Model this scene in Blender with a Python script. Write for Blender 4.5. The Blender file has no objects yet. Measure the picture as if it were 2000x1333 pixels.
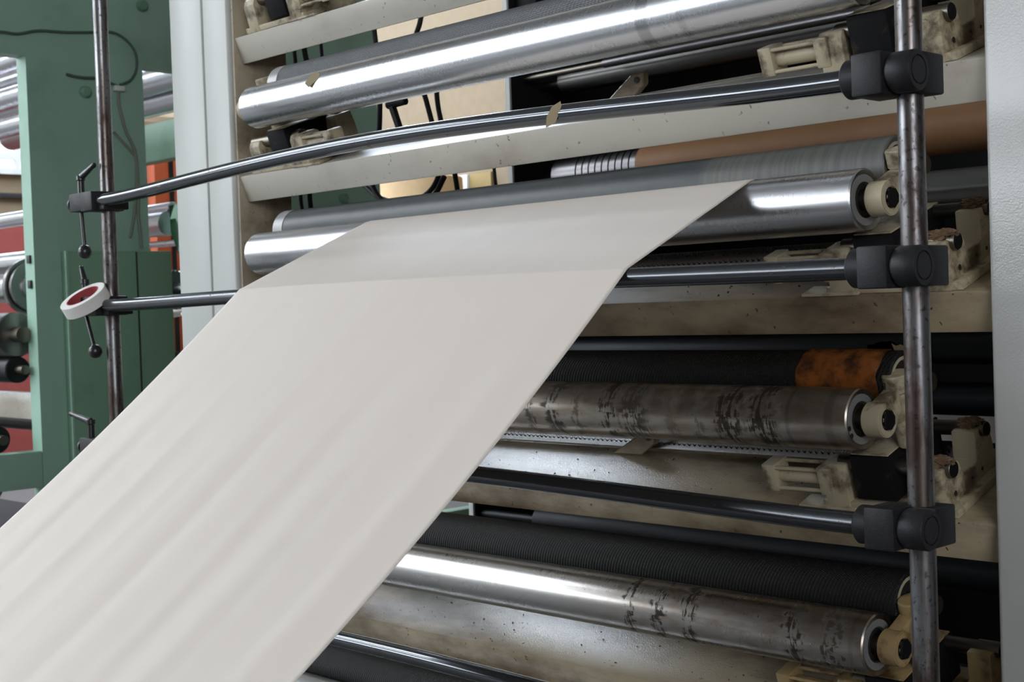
import bpy, bmesh, math, random
from mathutils import Vector, Matrix, noise
random.seed(7)
C = bpy.context.scene.collection
R_ = math.radians
PI = math.pi

# ------------------------------------------------------------------ camera
F_PX = 2750.0
dxm = Vector((-2657.0, -23.5, -F_PX)).normalized()          # machine's -X axis as the lens sees it
s_ = .0345
upc = Vector((-s_, 1.0, (-s_*dxm.x + dxm.y)/(-dxm.z))).normalized()
AX = -dxm; AZ = upc; AY = AZ.cross(AX)
ROT = Matrix((AX, AY, AZ))                                   # camera axes -> world
CAM = Vector((0, 0, 1.5))
cd = bpy.data.cameras.new('camera'); cam = bpy.data.objects.new('camera', cd); C.objects.link(cam)
cd.sensor_width = 36; cd.lens = F_PX/2000*36; cd.clip_end = 100
cam.matrix_world = Matrix.Translation(CAM) @ ROT.to_4x4()
bpy.context.scene.camera = cam
cd.dof.use_dof = True; cd.dof.focus_distance = 2.9; cd.dof.aperture_fstop = 9

def _ray(u, v): return ROT @ Vector(((u-1000)/F_PX, -(v-666.5)/F_PX, -1))
def aty(u, v, y):
    d = _ray(u, v); return CAM + d*(y/d.y)
def atx(u, v, x):
    d = _ray(u, v); return CAM + d*(x/d.x)

# ------------------------------------------------------------------ materials
class N:
    def __init__(s, name):
        s.m = bpy.data.materials.new(name); s.m.use_nodes = True
        s.t = s.m.node_tree; s.n = s.t.nodes; s.b = s.n['Principled BSDF']
    def new(s, t, **k):
        x = s.n.new(t)
        for a, v in k.items(): setattr(x, a, v)
        return x
    def link(s, a, b): s.t.links.new(a, b)
    def set(s, **k):
        for a, v in k.items():
            i = s.b.inputs[a.replace('_', ' ')]
            i.default_value = v if not (isinstance(v, tuple) and len(v) == 3) else (*v, 1)
    def coord(s, scale=(1, 1, 1), loc=(0, 0, 0), kind='Object'):
        tc = s.new('ShaderNodeTexCoord'); mp = s.new('ShaderNodeMapping')
        mp.inputs['Scale'].default_value = scale; mp.inputs['Location'].default_value = loc
        s.link(tc.outputs[kind], mp.inputs[0]); return mp.outputs[0]
    def noise(s, vec, scale, detail=4, rough=.55):
        x = s.new('ShaderNodeTexNoise'); x.inputs['Scale'].default_value = scale
        x.inputs['Detail'].default_value = detail; x.inputs['Roughness'].default_value = rough
        if vec: s.link(vec, x.inputs['Vector'])
        return x.outputs['Fac']
    def ramp(s, fac, a, b, va=0., vb=1.):
        x = s.new('ShaderNodeMapRange'); x.inputs['From Min'].default_value = a; x.inputs['From Max'].default_value = b
        x.inputs['To Min'].default_value = va; x.inputs['To Max'].default_value = vb; x.interpolation_type = 'SMOOTHSTEP'
        s.link(fac, x.inputs['Value']); return x.outputs[0]
    def math(s, op, a, b=None):
        x = s.new('ShaderNodeMath', operation=op)
        for i, v in enumerate((a, b)):
            if v is None: continue
            if isinstance(v, (int, float)): x.inputs[i].default_value = v
            else: s.link(v, x.inputs[i])
        return x.outputs[0]
    def mix(s, fac, a, b):
        x = s.new('ShaderNodeMix', data_type='RGBA')
        for i, v in ((0, fac), (6, a), (7, b)):
            if isinstance(v, (int, float)): x.inputs[i].default_value = v
            elif isinstance(v, tuple): x.inputs[i].default_value = (*v, 1)
            else: s.link(v, x.inputs[i])
        return x.outputs[2]
    def bump(s, h, strength, dist=.001):
        x = s.new('ShaderNodeBump'); x.inputs['Strength'].default_value = strength; x.inputs['Distance'].default_value = dist
        s.link(h, x.inputs['Height']); s.link(x.outputs[0], s.b.inputs['Normal'])
    def cyl(s):                                              # object space: (x along the roller, angle round it)
        tc = s.new('ShaderNodeTexCoord'); sp = s.new('ShaderNodeSeparateXYZ'); s.link(tc.outputs['Object'], sp.inputs[0])
        a = s.math('ARCTAN2', sp.outputs[2], sp.outputs[1])
        return sp.outputs[0], a
    def xyz(s, x, y, z=0.):
        c = s.new('ShaderNodeCombineXYZ')
        for i, v in enumerate((x, y, z)):
            if isinstance(v, (int, float)): c.inputs[i].default_value = v
            else: s.link(v, c.inputs[i])
        return c.outputs[0]

def srgb(r, g, b):
    f = lambda c: (c/255/12.92) if c/255 <= .04045 else ((c/255+.055)/1.055)**2.4
    return (f(r), f(g), f(b))

def plain(name, col, rough=.5, metal=0., spec=.5):
    n = N(name); n.set(Base_Color=col, Roughness=rough, Metallic=metal); n.b.inputs['Specular IOR Level'].default_value = spec
    v = n.coord(); f = n.noise(v, 9, 5)
    n.link(n.mix(n.ramp(f, .35, .75, 0, .35), col, tuple(c*.72 for c in col)), n.b.inputs['Base Color'])
    return n.m

def paint(name, col, rough=.35, dirt=(.12, .07, .03), amt=.5, lo=.52, hi=.75, scale=5, peel=.12, specks=.0, streak=(1, 1, 1)):
    n = N(name); n.set(Roughness=rough)
    v = n.coord(streak); d = n.ramp(n.noise(v, scale, 8, .62), lo, hi, 0, amt)
    c = n.mix(d, col, dirt)
    if specks:
        vo = n.new('ShaderNodeTexVoronoi'); vo.inputs['Scale'].default_value = 34; vm = n.new('ShaderNodeMix', data_type='RGBA'); nz = n.new('ShaderNodeTexNoise'); nz.inputs['Scale'].default_value = 60; nz.inputs['Detail'].default_value = 3
        cc = n.coord((1, 1.6, 1)); n.link(cc, nz.inputs['Vector']); vm.inputs[0].default_value = .035; n.link(cc, vm.inputs[6]); n.link(nz.outputs['Color'], vm.inputs[7]); n.link(vm.outputs[2], vo.inputs['Vector'])
        sel = n.ramp(n.noise(n.coord(), 7, 2), .46, .58)
        sp = n.math('MULTIPLY', n.ramp(vo.outputs['Distance'], .10, .16, specks, 0), sel)
        c = n.mix(sp, c, (.035, .025, .018))
    n.link(c, n.b.inputs['Base Color'])
    n.bump(n.noise(n.coord(), 260, 2), peel, .0012)
    return n.m

M = {}
M['frame'] = paint('frame_paint', srgb(184, 186, 182), .38, (.30, .27, .20), .25, .55, .8, 2.2, .2)
M['frame_right'] = paint('frame_paint_gloss', srgb(178, 178, 175), .22, (.3, .27, .2), .08, .6, .8, 2, .35)
M['frame_inner'] = paint('frame_paint_grimy', srgb(172, 160, 140), .5, (.10, .07, .035), .75, .45, .72, 6, .2, .5)
M['beam'] = paint('beam_paint', srgb(180, 175, 164), .3, (.16, .11, .06), .45, .5, .72, 3.2, .2, .7, (.45, 1, 1))
M['beam_mid'] = paint('beam_paint_grimy_shaded', srgb(160, 144, 118), .5, (.07, .04, .02), .85, .40, .66, 4, .3, 1., (.4, 1, 1))  # grimy paint, also darkened to imitate the paper web's shadow
M['beam_low'] = paint('beam_paint_grimy', srgb(172, 158, 132), .22, (.085, .05, .022), .85, .42, .66, 4, .6, 1., (.4, 1, 1))
M['cream'] = paint('bracket_cream', srgb(182, 170, 144), .5, (.06, .035, .016), .9, .46, .66, 13, .2, .6)
M['cream_gold'] = paint('bracket_cream_oily', srgb(168, 144, 102), .4, (.07, .035, .014), .9, .44, .66, 15, .2, .4)
M['black_block'] = paint('blackened_steel', (.008, .008, .009), .6, (.10, .07, .04), .5, .62, .75, 18, .2)
M['clamp'] = paint('blackened_clamp', (.012, .012, .0145), .5, (.035, .033, .032), .5, .45, .8, 30, .3)
M['cast'] = plain('cast_iron', (.045, .045, .05), .45, .6)
M['lever'] = plain('black_lever', (.015, .016, .017), .3)
M['rubber'] = plain('hose_rubber', (.022, .022, .024), .5)
M['brass'] = plain('bright_fitting', (.6, .58, .52), .25, 1.)
M['green'] = paint('green_paint', srgb(142, 176, 158), .42, (.03, .06, .045), .35, .5, .8, 2, .1)
M['green_dark'] = paint('green_paint_panel', srgb(116, 152, 128), .4, (.03, .06, .04), .35, .5, .8, 3, .1)
M['orange'] = plain('orange_paint', srgb(214, 96, 52), .5)
M['beige'] = plain('beige_plaster', srgb(134, 118, 95), .8)
M['red'] = plain('red_dado', srgb(142, 66, 60), .7)
M['greyfloor'] = plain('concrete_floor', (.10, .097, .093), .6)
M['hallwhite'] = plain('hall_white', (.5, .51, .5), .8)
M['hallgrey'] = plain('hall_grey', (.16, .16, .16), .8)
M['dark'] = plain('dark_steel_plate', (.012, .012, .013), .6)
M['plate_edge'] = plain('plate_white_edge', srgb(205, 208, 205), .5)
M['kraft'] = plain('kraft_paper', srgb(176, 128, 88), .55)
M['reel'] = plain('paper_reel_side', srgb(222, 190, 146), .7)
M['pin'] = plain('spike_steel', (.05, .05, .052), .4, .8)
M['lint'] = paint('brown_lint', (.20, .12, .07), .9, (.06, .03, .015), .8, .4, .7, 40, .8)
M['tape'] = plain('masking_tape', srgb(232, 230, 226), .6)
M['tape_core'] = plain('tape_core', srgb(170, 72, 76), .6)
M['scrap'] = plain('paper_scrap', srgb(196, 180, 146), .6)
M['crumb'] = plain('dark_crumbs', (.03, .02, .014), .8)
M['ink'] = plain('marker_ink', (.01, .01, .012), .5)
for k, v in (('black_block', .12), ('clamp', .3), ('dark', .1), ('rubber', .3)): M[k].node_tree.nodes['Principled BSDF'].inputs['Specular IOR Level'].default_value = v

def steel(name, col=(.58, .59, .615), rough=.25, stain=None, rings=(), seed=0., scratch=.012, tint_x=(-2., -1.)):
    """turned steel; stain = (list of (x, half width, strength)) ragged bands running round the roller; rings = grooves"""
    n = N(name); n.set(Metallic=1.)
    x, a = n.cyl()
    brush = n.noise(n.xyz(n.math('MULTIPLY', x, 260.), n.math('MULTIPLY', a, 2.5), seed), 1, 3)
    big = n.noise(n.xyz(n.math('MULTIPLY', x, 3.), n.math('MULTIPLY', a, 1.2), seed+3), 1.4, 5)
    n.link(n.math('ADD', n.ramp(brush, .3, .7, rough-.012, rough+.012), n.ramp(big, .4, .7, 0, .04)), n.b.inputs['Roughness'])
    c = n.mix(n.ramp(big, .35, .75, 0, .25), col, tuple(k*.72 for k in col))
    tiny = n.ramp(n.noise(n.xyz(n.math('MULTIPLY', x, 30.), n.math('MULTIPLY', a, 5.), seed+9), 1.3, 3), .84, .87, 0, .6)
    c = n.mix(tiny, c, (.16, .13, .11))
    metal = None
    for r in rings:
        k = n.ramp(n.math('ABSOLUTE', n.math('SUBTRACT', x, r[0])), r[1]*.6, r[1], r[2], 0)
        c = n.mix(k, c, (.2, .2, .22))
    if stain:
        fil = n.noise(n.xyz(n.math('MULTIPLY', x, 105.), n.math('MULTIPLY', a, .85), seed+5), 1, 6, .66)
        cl = n.noise(n.xyz(n.math('MULTIPLY', x, 18.), n.math('MULTIPLY', a, 3.), seed+7), 1, 5)
        tot = None
        for sx, w, st in stain:
            wob = n.math('ADD', x, n.ramp(n.noise(n.xyz(n.math('MULTIPLY', x, 6.), n.math('MULTIPLY', a, 2.2), sx*7), 1.6, 4), 0, 1, -.03, .03))
            k = n.ramp(n.math('ABSOLUTE', n.math('SUBTRACT', wob, sx)), w*.4, w, st, 0)
            tot = k if tot is None else n.math('MAXIMUM', tot, k)
        k = n.math('MULTIPLY', n.ramp(n.math('ADD', n.math('MULTIPLY', fil, .65), n.math('MULTIPLY', cl, .35)), .47, .51), tot)
        film = n.math('MULTIPLY', n.ramp(cl, .25, .8, .1, .9), n.ramp(x, tint_x[0], tint_x[1], .1, 1))
        c = n.mix(film, c, (.36, .275, .20))  # patchy brown tint laid over the steel, growing along x
        c = n.mix(k, c, (.03, .02, .013))
        n.link(n.math('SUBTRACT', 1., n.math('MULTIPLY', k, .9)), n.b.inputs['Metallic'])
    n.link(c, n.b.inputs['Base Color'])
    if scratch: n.bump(brush, scratch, .0005)
    return n.m
M['steel'] = steel('bright_roller_steel')
M['steel_top'] = steel('bright_roller_steel_top', rings=((.55, .022, .5), (.66, .012, .25)), seed=2)
M['steel_main'] = steel('spinning_roller_steel', (.6, .6, .62), .28, seed=4, scratch=.02)
M['steel_band'] = steel('stained_roller_steel', (.54, .51, .46), .32, ((.17, .02, .7), (.25, .03, .9), (.33, .02, .6), (.43, .03, 1.), (.51, .06, .9), (.62, .03, .5), (.78, .05, 1.), (.87, .05, 1.), (.70, .02, .6)), ((.935, .006, .6), (1.035, .012, .6)), 11, .03, (-1.5, -.2))  # tan base and brown tint imitate brown surroundings mirrored in the roller
M['steel_rust'] = steel('rust_spotted_roller_steel', (.55, .54, .53), .28, ((.457, .02, 1.), (.54, .022, 1.), (.63, .03, 1.), (.91, .025, 1.), (.99, .015, .9), (1.02, .012, .9)), ((1.05, .006, .4),), 23, .03, (.1, .6))
M['steel_low'] = steel('grey_roller_steel', (.5, .51, .52), .3, seed=31)
M['steel_dark'] = steel('dull_dark_steel', (.13, .125, .12), .36, seed=41, scratch=.15)
M['steel_brush'] = steel('brushed_hub_steel', (.24, .235, .23), .33, seed=45, scratch=.2)
M['steel_black'] = steel('black_roller_steel', (.03, .031, .034), .45, seed=47)
M['shaft'] = steel('shaft_steel', (.20, .18, .15), .38, seed=51)
M['ringed'] = steel('grooved_steel', (.15, .145, .15), .32, seed=55)
M['disc'] = plain('end_disc_steel', (.34, .335, .335), .42, .35)
M['bearing'] = plain('bearing_dark', (.02, .018, .016), .5)

def rod_metal(name, col, rough, chips=.5, seed=0.):
    n = N(name); n.set(Metallic=.85)
    x, a = n.cyl()
    f = n.noise(n.xyz(n.math('MULTIPLY', x, 26.), n.math('MULTIPLY', a, 2.2), seed), 1.6, 5)
    big = n.noise(n.xyz(n.math('MULTIPLY', x, 2.), n.math('MULTIPLY', a, 1.), seed+2), 1.5, 3)
    k = n.ramp(f, .66, .70, 0, chips)
    c = n.mix(k, col, (.10, .075, .055))
    n.link(c, n.b.inputs['Base Color'])
    n.link(n.math('ADD', n.ramp(big, .3, .7, rough-.05, rough+.06), n.math('MULTIPLY', k, .3)), n.b.inputs['Roughness'])
    return n.m
M['bar'] = rod_metal('blued_bar_steel', (.10, .106, .115), .09, .8, 1.)
M['bar_low'] = rod_metal('blued_bar_steel_dull', (.085, .088, .097), .2, .8, 5.)

def post_mat():
    n = N('post_steel'); n.set(Metallic=.8)
    v = n.coord((1, 1, .05)); st = n.noise(v, 55, 3)
    big = n.noise(n.coord((1, 1, .4)), 7, 6, .65); fine = n.noise(n.coord(), 90, 4)
    c = n.mix(n.ramp(st, .4, .62), (.24, .245, .26), (.10, .08, .07))
    c = n.mix(n.ramp(big, .49, .60, 0, .85), c, (.045, .024, .018))
    c = n.mix(n.ramp(fine, .58, .66, 0, .7), c, (.03, .02, .018))
    n.link(c, n.b.inputs['Base Color']); n.link(n.ramp(big, .4, .7, .3, .5), n.b.inputs['Roughness'])
    n.bump(fine, .15, .0006); return n.m
M['post'] = post_mat()

def rubber_roll(name, col, period, strength, rough=.45, slant=1., spec=.5, band=None):
    n = N(name); n.set(Roughness=rough); n.b.inputs['Specular IOR Level'].default_value = spec
    x, a = n.cyl()
    ph = n.math('ADD', n.math('MULTIPLY', x, 2*PI/period), n.math('MULTIPLY', a, slant))
    w = n.math('SINE', ph)
    ph2 = n.math('SUBTRACT', n.math('MULTIPLY', x, 2*PI/period), n.math('MULTIPLY', a, 90.))
    h = n.math('ADD', w, n.math('MULTIPLY', n.math('SINE', ph2), .6))
    f = n.noise(n.xyz(n.math('MULTIPLY', x, 8.), n.math('MULTIPLY', a, 1.5)), 1.5, 5)
    c = n.mix(n.ramp(f, .4, .75, 0, .5), col, tuple(k*.6 for k in col))
    if band:
        k = n.ramp(n.noise(n.xyz(n.math('MULTIPLY', x, 60.), .0), 1, 3), .4, .6, .55, 1)
        z = n.math('MULTIPLY', n.ramp(x, band-.03, band+.03), k)
        c = n.mix(z, c, (.12, .118, .105))
    n.link(c, n.b.inputs['Base Color'])
    if strength: n.bump(h, strength, .0012)
    return n.m
M['knurl_grey'] = rubber_roll('grey_knurled_rubber', (.085, .09, .098), .012, .5, .4, 8)
M['smooth_grey'] = rubber_roll('grey_spinning_rubber', (.042, .05, .053), .012, 0, .42, band=.62)
M['knurl_black'] = rubber_roll('black_knurled_rubber', (.012, .0115, .011), .009, .5, .5, 12, .2)

def wrap_mat():
    n = N('orange_tape_wrap'); n.set(Roughness=.2)
    v = n.coord((1, 1, 1)); f = n.noise(v, 25, 6, .6)
    n.link(n.mix(n.ramp(f, .35, .7), srgb(140, 80, 34), srgb(58, 34, 18)), n.b.inputs['Base Color'])
    n.bump(n.noise(v, 60, 4), .6, .003); return n.m
M['wrap'] = wrap_mat()

def paper_mat():
    n = N('coated_paper'); n.set(Roughness=.6)
    f = n.noise(n.coord((6, .25, .25)), 2., 3)
    n.link(n.mix(n.ramp(f, .35, .7, 0, .12), srgb(228, 219, 210), srgb(215, 202, 190)), n.b.inputs['Base Color'])
    n.b.inputs['Specular IOR Level'].default_value = .25
    return n.m
M['paper'] = paper_mat()

def glow(name, col, e):
    n = N(name); n.set(Base_Color=(.8, .8, .8)); n.b.inputs['Emission Color'].default_value = (*col, 1); n.b.inputs['Emission Strength'].default_value = e
    return n.m

# ------------------------------------------------------------------ mesh builders
def bm_new(): return bmesh.new()
def add_box(bm, x0, x1, y0, y1, z0, z1, bev=0., M4=None, seg=2):
    b = bmesh.new(); bmesh.ops.create_cube(b, size=1)
    for v in b.verts:
        v.co = Vector(((x0+x1)/2+v.co.x*(x1-x0), (y0+y1)/2+v.co.y*(y1-y0), (z0+z1)/2+v.co.z*(z1-z0)))
    if bev: bmesh.ops.bevel(b, geom=b.edges[:], offset=bev, segments=seg, profile=.5, affect='EDGES')
    merge(bm, b, M4)
def merge(bm, b, M4=None):
    if M4 is not None: bmesh.ops.transform(b, matrix=M4, verts=b.verts)
    me = bpy.data.meshes.new('tmp'); b.to_mesh(me); b.free(); bm.from_mesh(me); bpy.data.meshes.remove(me)
def add_lathe(bm, p, d, prof, seg=48, M4=None):
    """prof: (distance along d, radius)"""
    d = Vector(d).normalized(); p = Vector(p)
    e1 = d.orthogonal().normalized(); e2 = d.cross(e1)
    b = bmesh.new(); rings = []
    for t, r in prof:
        if r < 1e-6: rings.append([b.verts.new(p+d*t)])
        else: rings.append([b.verts.new(p+d*t+(e1*math.cos(2*PI*k/seg)+e2*math.sin(2*PI*k/seg))*r) for k in range(seg)])
    for A, B in zip(rings, rings[1:]):
        for k in range(seg):
            k2 = (k+1) % seg
            if len(A) == 1 and len(B) == 1: continue
            if len(A) == 1: b.faces.new((A[0], B[k2], B[k]))
            elif len(B) == 1: b.faces.new((A[k], A[k2], B[0]))
            else: b.faces.new((A[k], A[k2], B[k2], B[k]))
    bmesh.ops.recalc_face_normals(b, faces=b.faces[:])
    merge(bm, b, M4)
def add_cyl(bm, p0, p1, r, r1=None, seg=40, ch=.0, M4=None):
    p0 = Vector(p0); p1 = Vector(p1); L = (p1-p0).length; r1 = r if r1 is None else r1
    if ch: prof = [(0, 0), (0, r-ch), (ch, r), (L-ch, r1), (L, r1-ch), (L, 0)]
    else: prof = [(0, 0), (0, r), (L, r1), (L, 0)]
    add_lathe(bm, p0, p1-p0, prof, seg, M4)
def add_sphere(bm, p, r, M4=None):
    add_lathe(bm, Vector(p)-Vector((0, 0, r)), (0, 0, 1), [(r-r*math.cos(PI*k/12), r*math.sin(PI*k/12)) for k in range(13)], 20, M4)
def smooth_path(pts, n=6):
    pts = [Vector(p) for p in pts]; out = []
    P = [2*pts[0]-pts[1]]+pts+[2*pts[-1]-pts[-2]]
    for i in range(1, len(P)-2):
        for k in range(n):
            t = k/n; a, b, c, d = P[i-1:i+3]
            out.append(.5*((2*b)+(c-a)*t+(2*a-5*b+4*c-d)*t*t+(3*b-a-3*c+d)*t**3))
    return out+[pts[-1]]
def add_tube(bm, pts, r, seg=14, sub=6, M4=None):
    pts = smooth_path(pts, sub) if sub else [Vector(p) for p in pts]
    b = bmesh.new(); rings = []; nrm = None
    for i, p in enumerate(pts):
        t = (pts[min(i+1, len(pts)-1)]-pts[max(i-1, 0)]).normalized()
        nrm = t.orthogonal().normalized() if nrm is None else (nrm-t*nrm.dot(t)).normalized()
        e2 = t.cross(nrm)
        rings.append([b.verts.new(p+(nrm*math.cos(2*PI*k/seg)+e2*math.sin(2*PI*k/seg))*r) for k in range(seg)])
    for A, B in zip(rings, rings[1:]):
        for k in range(seg): b.faces.new((A[k], A[(k+1) % seg], B[(k+1) % seg], B[k]))
    b.faces.new(rings[0]); b.faces.new(rings[-1])
    bmesh.ops.recalc_face_normals(b, faces=b.faces[:])
    merge(bm, b, M4)
def add_prism(bm, poly, x0, x1, bev=0., M4=None, seg=2):
    """poly in (y, z), extruded along x"""
    b = bmesh.new()
    A = [b.verts.new((x0, y, z)) for y, z in poly]; B = [b.verts.new((x1, y, z)) for y, z in poly]
    n = len(poly); b.faces.new(A); b.faces.new(B[::-1])
    for k in range(n): b.faces.new((A[k], A[(k+1) % n], B[(k+1) % n], B[k]))
    bmesh.ops.recalc_face_normals(b, faces=b.faces[:])
    if bev: bmesh.ops.bevel(b, geom=b.edges[:], offset=bev, segments=seg, profile=.5, affect='EDGES')
    merge(bm, b, M4)

def finish(name, bm, m, parent=None, world=True, origin=None, sharp=35, axis_origin=None):
    """link bm as one mesh object; world geometry is moved into the parent's (or the origin's) space"""
    for f in bm.faces: f.smooth = True
    for e in bm.edges:
        if len(e.link_faces) == 2 and e.calc_face_angle(0) > R_(sharp): e.smooth = False
    me = bpy.data.meshes.new(name); o = bpy.data.objects.new(name, me); C.objects.link(o)
    pm = Matrix.Identity(4)
    if parent is not None:
        o.parent = parent; pm = WM[parent.name]
    if world:
        og = Vector(origin) if origin is not None else pm.translation
        W = Matrix.Translation(og) @ pm.to_3x3().normalized().to_4x4() if origin is not None and parent is not None else (Matrix.Translation(og) if parent is None else pm)
        bmesh.ops.transform(bm, matrix=W.inverted(), verts=bm.verts)
        o.matrix_local = pm.inverted() @ W if parent is not None else W
        WM[o.name] = W
    else:
        WM[o.name] = pm.copy()
    bm.to_mesh(me); bm.free()
    if isinstance(m, (list, tuple)):
        for k in m: me.materials.append(k)
    else: me.materials.append(m)
    return o
WM = {}
def thing(name, label, cat, loc=(0, 0, 0), rot=None, group=None):
    o = bpy.data.objects.new(name, None); C.objects.link(o); o.empty_display_size = .1
    W = Matrix.Translation(Vector(loc)) @ (rot.to_4x4() if rot is not None else Matrix.Identity(4))
    o.matrix_world = W; WM[o.name] = W
    tag(o, label, cat, group); return o
def tag(o, label, cat, group=None, kind=None):
    o['label'] = label; o['category'] = cat
    if group: o['group'] = group
    if kind: o['kind'] = kind
    return o
def structure(name, bm, m, label=None, cat=None, parent=None):
    o = finish(name, bm, m, parent); 
    if parent is None:
        o['kind'] = 'structure'; o['label'] = label; o['category'] = cat
    return o

# ------------------------------------------------------------------ the hall
HX0, HX1, HY0, HY1, HZ, HXF = -14., 7., -9., 9., 6.4, -24.
b = bm_new(); add_box(b, HXF, HX1, HY0, HY1, -.2, 0); structure('floor', b, M['greyfloor'], 'grey concrete factory floor under the machines', 'floor')
b = bm_new(); add_box(b, HXF, HX1, HY0, HY1, HZ, HZ+.2); structure('ceiling', b, M['hallwhite'], 'pale ceiling of the factory hall', 'ceiling')
b = bm_new(); add_box(b, HXF, HX1, HY1, HY1+.2, 0, HZ); structure('wall_back', b, M['beige'], 'beige plaster wall seen between the rollers', 'wall')
b = bm_new(); add_box(b, HX0-.2, HX0, 2.5, HY1, 0, 3.75); structure('wall_left', b, M['beige'], 'beige wall with window and red lower half behind green machine', 'wall')
b = bm_new(); add_box(b, HX0, HX0+.015, 2.5, HY1, .0, 2.62); structure('wall_left_dado', b, M['red'], 'red painted lower half of the wall behind green machine', 'wall')
b = bm_new(); add_box(b, HX0, HX0+.05, 2.5, HY1, 2.78, 2.84, .005); structure('trim_1', b, M['cast'], 'dark rail along the beige wall above the red paint', 'trim')
b = bm_new(); add_box(b, HXF-.2, HXF, HY0, HY1, 0, HZ); structure('wall_far', b, M['hallwhite'], 'distant pale end wall of the factory hall', 'wall')
b = bm_new(); add_box(b, HX1, HX1+.2, HY0, HY1, 0, HZ); structure('wall_right', b, M['hallgrey'], 'plain grey wall of the factory hall', 'wall')
b = bm_new(); add_box(b, HXF, HX1, HY0-.2, HY0, 0, HZ); structure('wall_front', b, M['hallgrey'], 'pale wall of the factory hall with tall windows', 'wall')

SKY = glow('daylight_pane', (.88, .94, 1.), 7.0)
SKY2 = glow('daylight_pane_side', (.9, .95, 1.), .7)
FILLR = glow('fill_pane_end', (.95, .97, 1.), 7.0)
SKYB = glow('skylight_pane_back', (.76, .86, 1.), 16.0)
SKYL = glow('skylight_pane', (.88, .94, 1.), 9.0)
def window(n, axis, pos, a0, a1, z0, z1, m, cols, rows, label):
    """glazed opening on a wall: pane plus a grid of bars"""
    b = bm_new()
    if axis == 'y': add_box(b, a0, a1, pos, pos+.02, z0, z1)
    else: add_box(b, pos, pos+.02, a0, a1, z0, z1)
    o = structure('window_%d' % n, b, m, label, 'window')
    b = bm_new(); t = .03
    for k in range(cols+1):
        c = a0+(a1-a0)*k/cols
        if axis == 'y': add_box(b, c-t, c+t, pos-.01, pos+.05, z0-t, z1+t)
        else: add_box(b, pos-.01, pos+.05, c-t, c+t, z0-t, z1+t)
    for k in range(rows+1):
        c = z0+(z1-z0)*k/rows
        if axis == 'y': add_box(b, a0-t, a1+t, pos-.012, pos+.048, c-t, c+t)
        else: add_box(b, pos-.012, pos+.048, a0-t, a1+t, c-t, c+t)
    structure('window_frame', b, M['plate_edge'], parent=o)
window(1, 'x', HX0+.02, 6.02, 7.4, 3.06, 3.36, SKY2, 6, 2, 'small paned window high on the beige wall behind green machine')
window(2, 'y', HY0+.02, -22, -7., 2.7, 5.6, SKY, 16, 3, 'tall factory windows along the wall behind the photographer')
def skylight(n, x0, x1, y0, y1, label, m=None):
    b = bm_new(); add_box(b, x0, x1, y0, y1, HZ-.02, HZ-.005); o = structure('window_%d' % n, b, m or SKYL, label, 'window')
    b = bm_new()
    for k in range(13):
        c = x0+(x1-x0)*k/12; add_box(b, c-.03, c+.03, y0, y1, HZ-.05, HZ-.015)
    structure('window_frame', b, M['plate_edge'], parent=o)
window(6, 'x', HX1-.04, -8., -2.5, 1.6, 5.4, FILLR, 5, 4, 'unseen tall window added in the end wall to light faces turned right')  # unseen window added to brighten the green frame and other right-facing sides
skylight(3, -20., -8.2, -5.3, -3.7, 'long skylight in the hall ceiling in front of the machine')
skylight(4, -20., -8., -2.2, -.2, 'long skylight in the hall ceiling over the aisle')
skylight(5, -20., -8., 5.6, 7.4, 'long skylight in the hall ceiling along the back wall', SKYB)

# ------------------------------------------------------------------ side frames of the white machine
XL, XR, YF = -3.926, -1.318, 2.56
XC = (XL+XR)/2
t = thing('machine_side_frame', 'tall white steel side frame between green machine and rollers', 'machine frame', (-4.1, 2.6, 0))
b = bm_new(); add_box(b, -4.291, -4.092, YF, YF+.22, 0, 3.3, .006); finish('outer_column', b, M['frame'], t)
b = bm_new(); add_box(b, -4.09, XL-.012, YF+.002, YF+.2, 0, 3.3, .012, seg=3); finish('inner_column', b, M['frame'], t)
b = bm_new(); add_box(b, XL-.012, XL, YF+.016, YF+.222, 0, 3.3, .003)
o = finish('inner_face_plate', b, M['frame_inner'], t); o['label'] = 'grimy beige inner face'
t = thing('machine_side_frame', 'wide glossy pale grey side frame at the right of the rollers', 'machine frame', (-1.1, 2.6, 0))
b = bm_new(); add_box(b, XR, -.85, YF, YF+.22, 0, 3.3, .012, seg=3); finish('column', b, M['frame_right'], t)
b = bm_new(); add_box(b, XR-.004, XR, YF+.02, YF+.215, 0, 3.3); finish('inner_face_plate', b, M['frame_inner'], t)

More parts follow.
